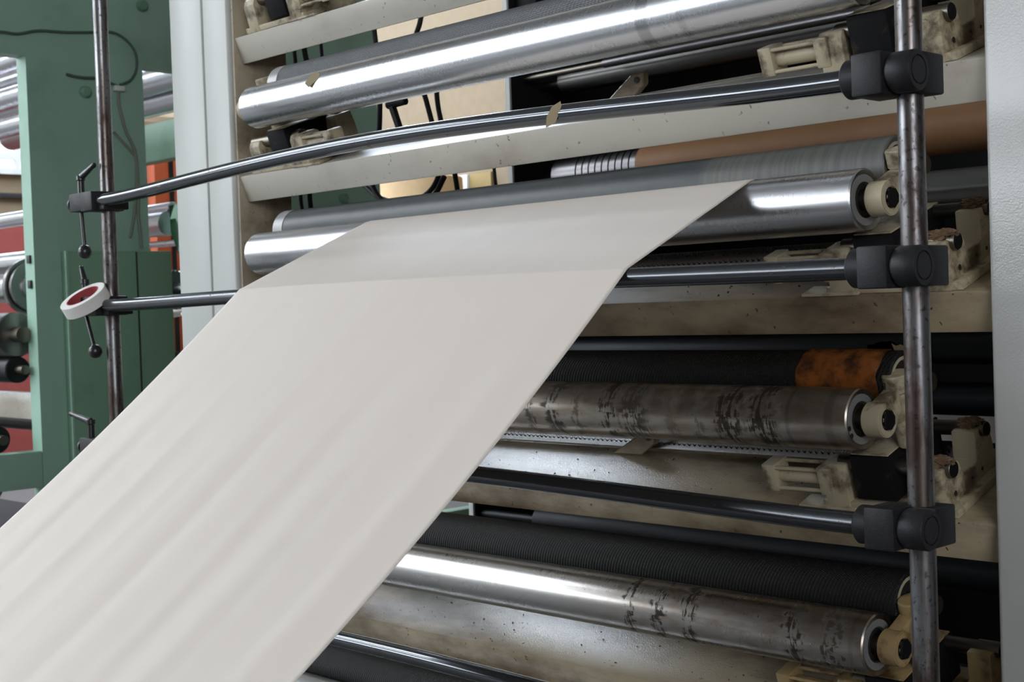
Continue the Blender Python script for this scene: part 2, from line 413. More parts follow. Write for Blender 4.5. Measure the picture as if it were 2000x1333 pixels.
# ------------------------------------------------------------------ cross beams
TILT = R_(19)
BEAM_Z = [2.404, 1.953, 1.498, 1.040, .578]                  # top front edge
RT = Matrix.Rotation(TILT, 3, 'X')
def beam_matrix(i): return Matrix.Translation((0, 2.58, BEAM_Z[i])) @ RT.to_4x4()
beam_label = ['pale cross beam at the very top, above the topmost bright roller',
    'pale clean cross beam directly under the topmost bright roller',
    'grimy, shade-darkened cross beam at mid height, just below the middle bar on the right',
    'grimy cream cross beam under the streak-stained roller, with bright glare on top',
    'lowest cross beam, under the rust-spotted roller, scattered with dark debris']
beams = []
for i in range(5):
    W = beam_matrix(i)
    t = thing('cross_beam', beam_label[i], 'beam', (XC, 2.58, BEAM_Z[i]), RT, 'cross beams of the white machine')
    b = bm_new(); add_box(b, XL+.001, XR-.005, 0, .27, -.087, 0, .003, W)
    finish('beam_body', b, M['beam' if i < 2 else 'beam_mid' if i == 2 else 'beam_low'], t)
    b = bm_new(); add_box(b, XL+.003, XR-.007, .235, .275, 0, .004, 0, W)
    finish('rear_strip', b, M['beam' if i < 2 else 'beam_mid' if i == 2 else 'beam_low'], t)
    # triangular lug with hole
    if i in (1, 3):
        b = bm_new(); x0 = -2.44
        b2 = bmesh.new()
        pr = [(-.05, .0), (.05, .0), (.105, .035), (.115, .07), (.07, .066)]
        f0 = [b2.verts.new((x0+px, .19, pz)) for px, pz in pr]; f1 = [b2.verts.new((x0+px, .215, pz)) for px, pz in pr]
        b2.faces.new(f0); b2.faces.new(f1[::-1])
        for k in range(5): b2.faces.new((f0[k], f0[(k+1) % 5], f1[(k+1) % 5], f1[k]))
        bmesh.ops.recalc_face_normals(b2, faces=b2.faces[:]); bmesh.ops.bevel(b2, geom=b2.edges[:], offset=.003, segments=1, affect='EDGES')
        merge(b, b2, W); finish('lug', b, M['beam_low'], t)
        b = bm_new(); add_cyl(b, (x0+.09, .187, .052), (x0+.09, .1885, .052), .008, M4=W); finish('lug_hole', b, M['bearing'], t)
    beams.append(t)
# spiked strips standing along the back edge of two beams
for i, lab in ((2, 'spiked metal strip behind the middle bar, half in shadow'), (3, 'spiked metal strip lying behind the lower glare-lit beam')):
    W = beam_matrix(i); t = thing('spiked_strip', lab, 'spiked strip', (XC, 2.85, BEAM_Z[i]+.1), RT, 'spiked strips on the beams')
    L0, L1 = XL+.06, XR-.08
    Ws = W @ Matrix.Translation((0, .225, .006)) @ Matrix.Rotation(R_(-28), 4, 'X')
    b = bm_new(); add_box(b, L0, L1, 0, .006, 0, .045, .001, Ws); finish('strip', b, M['steel'], t)
    b = bm_new()
    n = int((L1-L0)/.0165)
    for k in range(n):
        for r in range(2):
            p = Vector((L0+.008+k*.0165+(.008 if r else 0), 0, .012+.02*r))
            add_lathe(b, p, (0, -1, .5), [(0, 0), (0, .0022), (.011, .0002)], 5, Ws)
    o = finish('spike', b, M['pin'], t); o['kind'] = 'stuff'

# dark chips and crumbs lying on the lower beams
for i, n, lab in ((2, 16, 'dark crumbs scattered on the mid-height grimy beam'), (3, 32, 'dark crumbs scattered on the glare-lit lower beam'), (4, 40, 'dark crumbs scattered on the lowest beam')):
    W = beam_matrix(i); b = bm_new()
    for k in range(n):
        L = random.uniform(.002, .008)*(1.6 if random.random() < .12 else 1); x = random.uniform(-3.2, -1.78) if i > 2 else random.uniform(-2.2, -1.75)
        Mk = W @ Matrix.Translation((x, random.uniform(.01, .22), .0012)) @ Matrix.Rotation(random.uniform(0, PI), 4, 'Z')
        add_prism(b, [(-.5*L, 0), (-.2*L, .0022), (.3*L, .003), (.5*L, 0)], -L*random.uniform(.08, .22), L*random.uniform(.08, .22), 0, Mk)
    o = finish('debris', b, M['crumb'], None, True, (-2.2, 2.6, BEAM_Z[i])); tag(o, lab, 'debris', None, 'stuff')

# ------------------------------------------------------------------ rollers
RX0, RX1 = -3.70, -1.545
def roller(name, label, cat, y, z, r, x0, x1, mat, discm=None, group=None, shaft=.02, ext=(.06, .06), recess=.036, holes=0, seg=72):
    xc = (x0+x1)/2
    t = thing(name, label, cat, (xc, y, z), None, group)
    b = bm_new(); add_lathe(b, (x0, y, z), (1, 0, 0), [(.004, r-.012), (0, r-.003), (.003, r), (x1-x0-.003, r), (x1-x0, r-.003), (x1-x0-.004, r-.012)], seg)
    finish('roller_shell', b, mat, t)
    for e, s in ((x0, 1), (x1, -1)):
        b = bm_new(); add_lathe(b, (e+s*.003, y, z), (s, 0, 0), [(.012, 0), (.012, recess), (0, recess+.001), (0, r-.0125), (.004, r-.0125)], 48)
        finish('end_disc', b, discm or M['disc'], t)
        b = bm_new(); add_lathe(b, (e+s*.0135, y, z), (-s, 0, 0), [(0, recess-.001), (.004, recess-.002), (.005, shaft+.001)], 40)
        finish('bearing', b, M['bearing'], t)
        if holes:
            b = bm_new()
            for k in range(holes):
                a = -.9+k*.35
                add_cyl(b, (e+s*.0025, y+math.sin(a-.35)*.05, z-math.cos(a-.35)*.05), (e+s*.004, y+math.sin(a-.35)*.05, z-math.cos(a-.35)*.05), .0055, seg=16)
            finish('disc_hole', b, M['bearing'], t)
    for e, d, L in ((x0, -1, ext[0]), (x1, 1, ext[1])):
        b = bm_new(); add_cyl(b, (e-d*.03, y, z), (e+d*L, y, z), shaft, ch=.0015); finish('journal', b, M['shaft'], t)
    return t
ROLL_Z = [2.145, 1.69, 1.245, .785, .33]
front_spec = [
    ('topmost bright steel roller with a peeling paper fleck', 'steel_top', 0.0, 3),
    ('bright steel roller that the paper web runs over', 'steel_main', 0., 0),
    ('dull brownish steel roller with black streaks, next one below the paper-carrying roller', 'steel_band', -.022, 2),
    ('steel roller with brown rust spots near the bottom right', 'steel_rust', 0., 0),
    ('lowest grey steel roller, cut off by the bottom edge', 'steel_low', 0., 0)]
RR = .0645
rx = []
for i, (lab, m, dx, holes) in enumerate(front_spec):
    roller('idler_roller', lab, 'roller', 2.50, ROLL_Z[i], RR, RX0+dx, RX1+dx, M[m], group='bright rollers along the front of the machine', holes=holes)
back_spec = [
    ('dark grey knurled roller behind the topmost bright roller', 'knurl_grey', 0.),
    ('smooth slate grey roller pressed behind the paper-carrying roller', 'smooth_grey', 0.),
    ('black knurled roller with an orange taped end behind the streaky roller', 'knurl_black', 0.),
    ('black diagonal-knurled roller with pale end ring behind the rust-spotted roller', 'knurl_black', 0.),
    ('black knurled roller at the bottom behind the lowest grey roller', 'knurl_black', 0.)]
M['cream_disc'] = paint('cream_end_disc', srgb(176, 170, 148), .5, (.1, .07, .04), .6, .45, .7, 20, .1)
for i, (lab, m, dx) in enumerate(back_spec):
    y, z = 2.613, ROLL_Z[i]+.071
    t = roller('pressure_roller', lab, 'roller', y, z, .0655, RX0-.005+dx, RX1+.012+dx, M[m], M['cream_disc'], 'dark rollers behind the bright rollers', recess=.045)
    b = bm_new(); add_lathe(b, (RX0-.003, y, z), (1, 0, 0), [(0, .0655), (0, .0668), (.05, .0668), (.05, .0655)], 64)
    finish('end_ring', b, M['disc'], t)
    if i == 2:
        b = bm_new()
        b2 = bmesh.new(); seg = 64; prev = None
        for k in range(13):
            x = -1.76+k*.0165; ring = []
            for q in range(seg):
                a = 2*PI*q/seg; rr = .0668+.0022*noise.noise(Vector((x*40, math.cos(a)*3, math.sin(a)*3)))+.001
                ring.append(b2.verts.new((x+.006*noise.noise(Vector((k, math.cos(a)*2, math.sin(a)*2))), y+rr*math.cos(a), z+rr*math.sin(a))))
            if prev:
                for q in range(seg): b2.faces.new((prev[q], prev[(q+1) % seg], ring[(q+1) % seg], ring[q]))
            prev = ring
        bmesh.ops.recalc_face_normals(b2, faces=b2.faces[:]); merge(b, b2)
        o = finish('tape_wrap', b, M['wrap'], t); o['label'] = 'shiny orange tape wrapped round the roller end'
        b = bm_new(); b2 = bmesh.new()
        for (x, yy, zz, w, h, mm) in ((-1.62, y-.005, z+.062, .07, .022, 0), (-1.555, y+.0, z+.056, .055, .024, 1)):
            g = [[b2.verts.new((x+w*(i2/5), yy+.012*noise.noise(Vector((i2, j2, mm*9.)))-j2*.006*mm, zz+h*(j2/3)*(1-.5*abs(i2/5-.7*(1-mm)))+.006*noise.noise(Vector((i2*1.3, j2, 4+mm))))) for i2 in range(6)] for j2 in range(4)]
            for j2 in range(3):
                for i2 in range(5): b2.faces.new((g[j2][i2], g[j2][i2+1], g[j2+1][i2+1], g[j2+1][i2]))
        bmesh.ops.solidify(b2, geom=b2.faces[:], thickness=.001)
        merge(b, b2); finish('torn_tape_flap', b, M['scrap'], t)

# ------------------------------------------------------------------ slide brackets carrying the rollers
brk_group = 'roller brackets on the cross beams'
def u_profile():
    return [(.004, 0), (.232, 0), (.232, .075), (.226, .118), (.168, .118), (.155, .06), (.1, .045), (.085, .092), (.07, .1), (.018, .1), (.008, .085)]
def bracket(i, side, label, dx=0., lint=False, cap=True, mat='cream'):
    W = beam_matrix(i)
    def X(x): return x+dx if side > 0 else 2*XC-(x+dx)
    def bx(b, x0, x1, *a, **k): add_box(b, min(X(x0), X(x1)), max(X(x0), X(x1)), *a, **k)
    t = thing('roller_bracket', label, 'bracket', W @ Vector((X(-1.54), .1, 0)), RT, brk_group)
    m = M[mat]
    b = bm_new(); bx(b, -1.70, -1.385, .006, .228, 0.001, .018, .002, M4=W); finish('base_plate', b, m, t)
    b = bm_new(); bx(b, -1.76, -1.62, -.003, .05, 0.0005, .007, .001, M4=W); finish('shim', b, m, t)
    for e0, e1 in ((-1.690, -1.632), (-1.462, -1.408)):
        b = bm_new(); xa, xb = sorted((X(e0), X(e1))); add_prism(b, u_profile(), xa, xb, .003, W); o = finish('end_plate', b, m, t)
        b = bm_new()
        sx = max(X(e0), X(e1)) if side > 0 else min(X(e0), X(e1))
        for q, rr in ((.05, .006), (.125, .004), (.17, .004)):
            add_cyl(b, (sx-.001*1, q, .035), (sx+.0008, q, .035), rr, seg=16, M4=W)
        finish('bolt_hole', b, M['bearing'], o)
    for q, zz, rr in ((.045, .092, .0185), (.2, .112, .016)):
        b = bm_new(); add_cyl(b, (X(-1.66), q, zz), (X(-1.398), q, zz), rr, ch=.001, M4=W); o = finish('guide_rod', b, M['shaft'], t)
        b = bm_new(); e = X(-1.398); s = 1 if side > 0 else -1
        add_cyl(b, (e+s*.0003, q, zz), (e+s*.0015, q, zz), rr-.002, M4=W); finish('rod_end', b, M['black_block'], o)
    b = bm_new(); bx(b, -1.615, -1.52, .01, .226, .024, .125, .004, M4=W); finish('slide_block', b, M['black_block'], t)
    b = bm_new(); bx(b, -1.611, -1.524, .016, .22, .1252, .1285, .001, M4=W); o = finish('block_top', b, m, t)
    # pivot post and arm with the eye round the roller shaft
    pw = Vector((X(-1.505), .078, .128))
    b = bm_new(); add_cyl(b, pw+Vector((0, 0, -.002)), pw+Vector((0, 0, .118)), .024, ch=.002, M4=W); finish('pivot_post', b, m, t)
    if cap:
        b = bm_new(); add_cyl(b, pw+Vector((0, 0, .119)), pw+Vector((0, 0, .158)), .029, ch=.003, M4=W); o = finish('post_cap', b, m, t)
        if i == 3 and side > 0:
            b = bm_new()
            for (a0, a1) in (((-.62, .026), (-.42, .027)), ((-.42, .027), (-.52, .010))):
                pts = []
                for k in range(5):
                    f = k/4; ang = a0[0]+(a1[0]-a0[0])*f; h = .119+a0[1]+(a1[1]-a0[1])*f
                    pts.append(W @ (pw+Vector((math.sin(ang)*.0292, -math.cos(ang)*.0292, h))))
                add_tube(b, pts, .0011, 6, 2)
            o2 = finish('number_mark', b, M['ink'], o); o2['label'] = 'handwritten black 7'
    Wi = W.inverted()
    e = Wi @ Vector((0, 2.50, ROLL_Z[i-1] if i > 0 else 2.6)); ey, ez = e.y, e.z
    b = bm_new()
    b2 = bmesh.new()
    x0, x1 = sorted((X(-1.53), X(-1.488)))
    # eye: ring, open for the shaft, plus a neck to the post (profile in T,N)
    seg = 40; ro, ri = .036, .0215
    oc = [(ey+ro*math.cos(2*PI*k/seg), ez+ro*math.sin(2*PI*k/seg)) for k in range(seg)]
    ic = [(ey+ri*math.cos(2*PI*k/seg), ez+ri*math.sin(2*PI*k/seg)) for k in range(seg)]
    V = [[b2.verts.new((x, *p)) for p in ring] for x in (x0, x1) for ring in (oc, ic)]
    for k in range(seg):
        k2 = (k+1) % seg
        b2.faces.new((V[0][k], V[0][k2], V[1][k2], V[1][k])); b2.faces.new((V[2][k], V[2][k2], V[3][k2], V[3][k]))
        b2.faces.new((V[0][k], V[0][k2], V[2][k2], V[2][k])); b2.faces.new((V[1][k], V[1][k2], V[3][k2], V[3][k]))
    bmesh.ops.recalc_face_normals(b2, faces=b2.faces[:])
    bmesh.ops.bevel(b2, geom=[ed for ed in b2.edges if ed.calc_face_angle(0) > 1], offset=.002, segments=2, affect='EDGES')
    merge(b, b2, W)
    add_prism(b, [(ey+.022, ez-.024), (.095, ez-.04), (.095, ez+.032), (.055, ez+.04), (ey+.012, ez+.034)], x0+.004, x1-.004, .004, W)
    finish('roller_arm', b, m, t)
    b = bm_new(); s = 1 if side > 0 else -1
    add_cyl(b, (X(-1.489)-s*.004, ey, ez), (X(-1.489)+s*.007, ey, ez), .021, seg=8, ch=.002, M4=W); finish('shaft_nut', b, M['black_block'], t)
    # lateral cylinder
    b = bm_new(); add_cyl(b, (X(-1.69), .03, .062), (X(-1.82), .03, .062), .017, M4=W); cy = finish('air_cylinder', b, m, t)
    for x in (-1.842, -1.70):
        b = bm_new(); bx(b, x, x+.034, .003, .058, .03, .094, .003, M4=W); finish('cylinder_flange', b, m, cy)
    for q, zz in ((.009, .086), (.009, .038), (.051, .086)):
        b = bm_new(); add_cyl(b, (X(-1.82), q, zz), (X(-1.69), q, zz), .0045, seg=12, M4=W); finish('tie_rod', b, m, cy)
    if lint:
        for (x, q, zz, sx) in ((-1.43, .045, .105, .035), (-1.432, .2, .123, .03)):
            b = bm_new(); b2 = bmesh.new(); bmesh.ops.create_icosphere(b2, subdivisions=4, radius=1)
            for v in b2.verts:
                d = 1+.35*noise.noise(v.co*4)+.25*noise.noise(v.co*9)
                v.co = Vector((v.co.x*sx*d, v.co.y*.019*d, v.co.z*.011*d))
            merge(b, b2, W @ Matrix.Translation((X(x), q, zz+.002))); finish('lint', b, M['lint'], t)
        b = bm_new(); b2 = bmesh.new(); bmesh.ops.create_icosphere(b2, subdivisions=4, radius=1)
        for v in b2.verts:
            d = 1+.3*noise.noise(v.co*3+Vector((5, 0, 0)))+.3*noise.noise(v.co*8)
            v.co = Vector((v.co.x*.075*d, v.co.y*.05*d, max(v.co.z*.012*d, -.002)))
        merge(b, b2, W @ Matrix.Translation((X(-1.66), .075, .0))); 
        o = finish('lint', b, M['lint'], t); o['label'] = 'brown dust heap beside the bracket'
    return t
bracket(0, -1, 'roller bracket at the top left corner, on the topmost beam beside white frame')
bracket(1, -1, 'roller bracket under the left end of the topmost bright roller')
bracket(1, 1, 'clean cream roller bracket under the right end of the topmost bright roller')
bracket(2, 1, 'lint-topped bracket behind the middle right clamp, holding the paper-carrying roller', lint=True)
bracket(3, 1, 'dusty cream bracket holding the streaky roller, cap marked 7', -.022, lint=True)
bracket(4, 1, 'golden oily bracket at the bottom right holding the rust-spotted roller', mat='cream_gold')

# peeled paper flecks stuck on the top roller and bar
def fleck(label, p, ux, uz, w, h, cat='paper scrap'):
    b = bm_new(); b2 = bmesh.new(); ux = Vector(ux).normalized(); uz = Vector(uz).normalized(); n = ux.cross(uz)
    pr = [(-.5, -.5), (.1, -.55), (.5, .2), (.45, .5), (-.1, .5), (-.45, .1)]
    f = b2.faces.new([b2.verts.new(Vector(p)+ux*a*w+uz*c*h+n*.002*noise.noise(Vector((a*3, c*3, w*100)))) for a, c in pr])
    r = bmesh.ops.solidify(b2, geom=[f], thickness=.0012); merge(b, b2)
    o = finish('paper_scrap', b, M['scrap'], None, True, p); tag(o, label, cat); return o
def on_roller(x, ang, r=RR+.001, y=2.50, z=ROLL_Z[0]): return Vector((x, y-math.sin(ang)*r, z+math.cos(ang)*r))
a = R_(62); fleck('pale fleck of paper stuck near the left end of the topmost bright roller', on_roller(-3.32, a), (.75, -.4*math.cos(a), -.4*math.sin(a)), (.3, math.cos(a), math.sin(a)), .055, .05)

# ------------------------------------------------------------------ guide posts
PXL, PXR, PY = -4.008, -1.239, 2.15
for x, lab in ((PXL, 'slim rusty steel post standing before white frame on the left'), (PXR, 'streaky bare steel post in front of the right side frame')):
    t = thing('guide_post', lab, 'post', (x, PY, 0), None, 'upright posts carrying the bowed bars')
    b = bm_new(); add_cyl(b, (x, PY, .012), (x, PY, 3.2), .0225, ch=.002, seg=48); finish('post_tube', b, M['post'], t)
    b = bm_new(); add_box(b, x-.08, x+.08, PY-.08, PY+.08, 0, .012, .002); finish('foot_plate', b, M['cast'], t)

# ------------------------------------------------------------------ bowed bars with clamps
BAR_Y = 2.105; BR = .0195
def bow(x):
    k = (x-XC)/1.3; return max(0., 1-k*k)**1.6
def bow_bar(label, z, fwd, up, m, lever, turn, ball=.1, lk=1.):
    XE0, XE1 = PXL-.119, PXR+.03
    t = thing('bowed_bar', label, 'spreader bar', (XC, BAR_Y, z), None, 'bowed bars across the front of the machine')
    b = bm_new(); pts = []
    n = 60
    for k in range(n+1):
        x = XE0+.0+(XE1-XE0)*k/n; w = bow(x)
        pts.append(Vector((x, BAR_Y-fwd*w, z+up*w)))
    add_tube(b, pts, BR, 28, 0); finish('bar_rod', b, m, t)
    # right clamp
    x = PXR
    b = bm_new()
    add_box(b, x-.064, x-.006, BAR_Y-.036, BAR_Y+.05, z-.036, z+.036, .004)
    add_box(b, x-.03, x+.040, BAR_Y+.022, BAR_Y+.088, z-.034, z+.034, .004)
    cr = finish('clamp_block', b, M['clamp'], t)
    b = bm_new(); add_lathe(b, (x-.091, BAR_Y, z), (1, 0, 0), [(0, BR), (0, .03), (.004, .034), (.03, .034)], 48); finish('clamp_collar', b, M['clamp'], cr)
    b = bm_new(); add_lathe(b, (x-.004, BAR_Y, z), (1, 0, 0), [(0, .02), (0, .031), (.006, .0345), (.044, .0345), (.047, .0325), (.047, .025), (.0445, .0245), (.0445, .0225), (.047, .022), (.047, 0)], 48)
    finish('end_cap', b, M['clamp'], cr)
    # left clamp
    x = PXL
    b = bm_new()
    add_box(b, x-.036, x+.036, BAR_Y-.03, PY+.036, z-.03, z+.03, .004)
    add_box(b, x-.115, x-.036, BAR_Y-.026, BAR_Y+.026, z-.026, z+.03, .003)
    add_box(b, x+.036, x+.075, BAR_Y-.01, PY+.03, z-.028, z-.004, .003)
    cl = finish('clamp_block', b, M['clamp'], t)
    b = bm_new(); add_lathe(b, (XE0-.012, BAR_Y, z), (-1, 0, 0), [(0, .021), (.012, .02), (.02, .012), (.022, 0)], 32); finish('bar_end_cap', b, M['cast'], cl)
    hx, hy = x-.083, BAR_Y
    b = bm_new(); add_cyl(b, (hx, hy, z+.03), (hx, hy, z+.075), .011, ch=.001, seg=24)
    add_cyl(b, (hx, hy, z+.07), (hx, hy, z+.088), .014, ch=.003, seg=24)
    d = Vector((math.cos(turn), math.sin(turn), lever)).normalized()
    p0 = Vector((hx, hy, z+.08)); add_lathe(b, p0, d, [(0, .011), (.03*lk, .0095), (.07*lk, .0075), (.082*lk, .0085), (.088*lk, .005), (.09*lk, 0)], 20)
    finish('clamp_lever', b, M['lever'], cl)
    d2 = Vector((ball, 0, -1)).normalized()
    p0 = Vector((hx-.004, hy, z-.02)); q = p0+d2*.115
    b = bm_new(); add_cyl(b, p0, q, .0065, seg=16); lv = finish('ball_lever', b, M['lever'], cl)
    b = bm_new(); add_sphere(b, q+d2*.016, .022); finish('ball_knob', b, M['lever'], lv)
    return t
bow_bar('uppermost bowed dark steel bar with flaked highlights, crossing below the top roller', 1.866, .02, .036, M['bar'], .45, 0.1)
bow_bar('bowed dark bar that the paper web slides over', 1.544, .062, .008, M['bar_low'], 2.2, PI, .45, .6)
bow_bar('bowed dull dark bar in front of the glare-lit lower beam', 1.104, .02, .03, M['bar_low'], .16, PI, .2, 1.6)
bow_bar('lowest bowed bar with a long bright glint, bottom edge of the picture', .66, .03, .035, M['bar'], .3, 0.4)
# scrap on the top bar
xs = -2.0; fleck('torn paper scrap clinging to the uppermost bowed bar', (xs, BAR_Y-.02*bow(xs)-.021, 1.866+.036*bow(xs)-.002), (.9, .1, .35), (.1, -.1, .9), .045, .034)

# ------------------------------------------------------------------ roll of masking tape hung on the left clamp
tc = aty(167, 588, 2.07)
ax_cam = Vector((-.42*.90, .9*.9, .43)).normalized(); ax = ROT @ ax_cam
t = thing('tape_roll', 'roll of white masking tape with red core hung on the left clamp lever', 'tape roll', tc)
b = bm_new(); add_lathe(b, tc-ax*.019, ax, [(0, .054), (0, .074), (.001, .075), (.037, .075), (.038, .074), (.038, .054)], 64); finish('tape_winding', b, M['tape'], t)
b = bm_new(); add_lathe(b, tc-ax*.019, ax, [(0, .054), (.038, .054), (.038, .0505), (0, .0505), (0, .054)], 64); finish('core', b, M['tape_core'], t)

# ------------------------------------------------------------------ paper web
def web():
    XW0, XW1 = -3.137, -1.809
    bm = bmesh.new(); nx = 110; rows = None; cols = []
    R1c = Vector((2.50, ROLL_Z[1])); r1 = RR+.0012; r2 = BR+.0012
    for i in range(nx+1):
        x = XW0+(XW1-XW0)*i/nx; w = bow(x)
        B = Vector((BAR_Y-.062*w, 1.544+.008*w))
        # outer tangent (upper side), walking from the roller towards the viewer
        d = B-R1c; L = d.length; d /= L
        nrm = Vector((d.y, -d.x)) if d.x > 0 else Vector((-d.y, d.x))
        if nrm.y < 0: nrm = -nrm
        sn = (r1-r2)/L; cs = math.sqrt(1-sn*sn); n1 = nrm*cs+d*sn
        a1 = math.atan2(n1.y, n1.x)                          # contact angle on both circles
        pts = []
        # feed from behind, wrapping up over the roller
        for k in range(13):
            a = R_(-60)+(a1-R_(-60))*k/12; pts.append(R1c+Vector((math.cos(a), math.sin(a)))*r1)
        pA = pts[-1]; pB = B+n1*r2
        for k in range(1, 14): pts.append(pA.lerp(pB, k/13))
        a2 = math.atan2(1., .88)+PI/2-R_(0) if False else PI/2+math.atan(.88)
        for k in range(1, 8):
            a = a1+(a2-a1)*k/7; pts.append(B+Vector((math.cos(a), math.sin(a)))*r2)
        p = pts[-1]; sl = math.atan2(math.cos(a2), -math.sin(a2))  # direction after the bar (towards -y, down)
        dirv = Vector((-math.sin(a2), math.cos(a2)))
        s0 = -dirv.y/-dirv.x if dirv.x else 1
        slope0 = abs(dirv.y/dirv.x)
        end_y = .15
        for k in range(1, 61):
            y = p.x+(end_y-p.x)*k/60; q = p.x-y
            
            z = p.y-(.88*q-.12*q*q)
            rip = .0022*min(1., q/.5)*(math.sin(x*29+.5*math.sin(y*2))+.6*math.sin(x*53+1.3+y*.8)+.25*math.sin(x*91+.4))
            pts.append(Vector((y, z+rip)))
        cols.append([bm.verts.new((x, a.x, a.y)) for a in pts])
    for A, B in zip(cols, cols[1:]):
        for k in range(len(A)-1): bm.faces.new((A[k], A[k+1], B[k+1], B[k]))
    bmesh.ops.recalc_face_normals(bm, faces=bm.faces[:])
    o = finish('paper_web', bm, M['paper'], None, True, (XC, 1.2, 0), 80)
    md = o.modifiers.new('thickness', 'SOLIDIFY'); md.thickness = .0005; md.offset = 0
    tag(o, 'broad white paper web running down from the rollers to the lower left', 'paper web')
web()

# ------------------------------------------------------------------ second station behind the beams
X2L, X2R = -3.926, -1.25
t = thing('inner_side_plate', 'thin dark machine plate with white front edge behind the beams', 'machine plate', (X2L, 4.2, 0))
b = bm_new(); add_prism(b, [(3.57, 0), (5.2, 0), (5.2, 3.2), (3.83, 3.2), (3.84, 1.95), (3.57, 1.2)], X2L-.02, X2L, .002); finish('plate', b, M['dark'], t)
b = bm_new(); add_box(b, X2L-.022, X2L+.002, 3.822, 3.832, 1.96, 3.2, .001); finish('white_edge', b, M['plate_edge'], t)
b = bm_new(); add_box(b, X2L-.022, X2L+.002, 3.555, 3.565, 0, 1.2, .001); finish('white_edge', b, M['plate_edge'], t)
t = thing('inner_side_plate', 'dark machine plate behind the right post and rollers', 'machine plate', (X2R, 4.2, 0))
b = bm_new(); add_box(b, X2R, X2R+.03, 3.2, 5.2, 0, 3.2, .002); finish('plate', b, M['dark'], t)
b = bm_new(); add_box(b, X2L, X2R, 5.18, 5.2, 0, 3.5); o = finish('dark_backing_sheet', b, M['dark'], None, True, (XC, 5.19, 0)); tag(o, 'black sheet added behind the rollers to darken the machine interior', 'backing sheet')  # sheet added to keep the interior and what the beams mirror dark

def simple_roller(name, label, y, z, r, x0, x1, m, sh=.018, s0=None, group=None, ring=None):
    t = thing(name, label, 'roller', ((x0+x1)/2, y, z), None, group)
    b = bm_new(); add_lathe(b, (x0, y, z), (1, 0, 0), [(0, 0), (0, r-.004), (.004, r), (x1-x0-.004, r), (x1-x0, r-.004), (x1-x0, 0)], 56); finish('roller_shell', b, m, t)
    b = bm_new(); add_cyl(b, (s0 if s0 is not None else X2L, y, z), (x0, y, z), sh); finish('journal', b, M['steel_black'] if name == 'black_roller' else M['shaft'], t)
    b = bm_new(); add_cyl(b, (x1, y, z), (max(x1+.02, X2R), y, z), sh); finish('journal', b, M['shaft'], t)
    return t
# ringed roller with brown paper on it
def ringed(label, y, z, r, xa, xp, paper=True):
    t = thing('grooved_roller', label, 'roller', (XC, y, z))
    prof = [(0, 0), (0, r-.004), (.004, r)]
    x = xa+.13
    if not paper: x = xa+.5
    n = 9
    for k in range(n):
        q = x-xa+k*.0335
        prof += [(q, r), (q+.001, r-.006), (q+.006, r-.006), (q+.007, r)]
    L = -1.45-xa
    prof += [(L-.004, r), (L, r-.004), (L, 0)]
    b = bm_new(); add_lathe(b, (xa, y, z), (1, 0, 0), prof, 64); finish('roller_shell', b, M['ringed'], t)
    b = bm_new(); add_cyl(b, (X2L, y, z), (xa, y, z), .024); finish('journal', b, M['shaft'], t)
    b = bm_new(); add_cyl(b, (-1.45, y, z), (X2R, y, z), .024); finish('journal', b, M['shaft'], t)
    if paper:
        b = bm_new(); add_lathe(b, (xp, y, z), (1, 0, 0), [(0, r), (0, r+.003), (-1.6-xp, r+.003), (-1.6-xp, r)], 72); o = finish('paper_wrap', b, M['kraft'], t); o['label'] = 'brown paper wrapped round the roller'
    return t
ringed('grooved steel roller wrapped in brown paper, seen below the clean upper beam', 4.0, 2.0, .075, -3.82, -3.385)
ringed('grooved steel roller glinting below the streaky roller', 4.0, .955, .055, -3.82, -3.0, False)
simple_roller('steel_roller', 'dull dark steel roller seen under the topmost bright roller', 4.0, 2.365, .046, -3.797, -1.5, M['steel_dark'], .016)
simple_roller('steel_rod', 'thin shiny rod just under the topmost bright roller', 3.9, aty(1380, 84, 3.9).z, .017, -3.5, -1.5, M['ringed'], .012)
simple_roller('steel_roller', 'brushed steel roller emerging behind the right post', 3.5, 1.775, .053, -3.5, -1.42, M['steel_brush'], .03)
simple_roller('black_roller', 'black roller right under the mid-height grimy beam', 3.9, 1.325, .048, -3.70, -1.45, M['steel_black'], .018, group='black rollers deep in the machine')
simple_roller('black_roller', 'black roller deep behind the orange taped roller end', 3.9, 1.175, .05, -3.70, -1.45, M['steel_black'], .018, group='black rollers deep in the machine')
simple_roller('black_roller', 'black roller deep behind the black diagonal-knurled roller', 3.6, .72, .06, -3.6, -1.45, M['steel_black'], .018, group='black rollers deep in the machine')
simple_roller('black_roller', 'black roller in the shadow under the glare-lit beam', 3.9, .86, .05, -3.70, -1.45, M['steel_black'], .018, group='black rollers deep in the machine')
simple_roller('steel_rod', 'bright rod by the dark plate at the top of the picture', 3.95, 2.64, .02, -3.85, -1.5, M['ringed'], .012)
# brown web passing behind between the stations
bm = bm_new(); add_box(bm, -3.3, -1.62, 4.3, 4.302, 1.0, 1.10); o = finish('paper_strip', bm, M['paper'], None, True, (-2.4, 4.3, 1.0)); tag(o, 'pale strip of paper glimpsed under the streaky roller', 'paper')
# black drive housing by the plate at the top
t = thing('drive_housing', 'black bearing housing bolted by the plate at the top', 'housing', (-3.87, 3.9, 2.6))
b = bm_new(); add_box(b, -3.925, -3.80, 3.86, 4.02, 2.50, 2.80, .008); finish('housing', b, M['black_block'], t)
b = bm_new(); add_cyl(b, (-3.80, 3.95, 2.64), (-3.77, 3.95, 2.64), .045, ch=.004); finish('flange', b, M['black_block'], t)

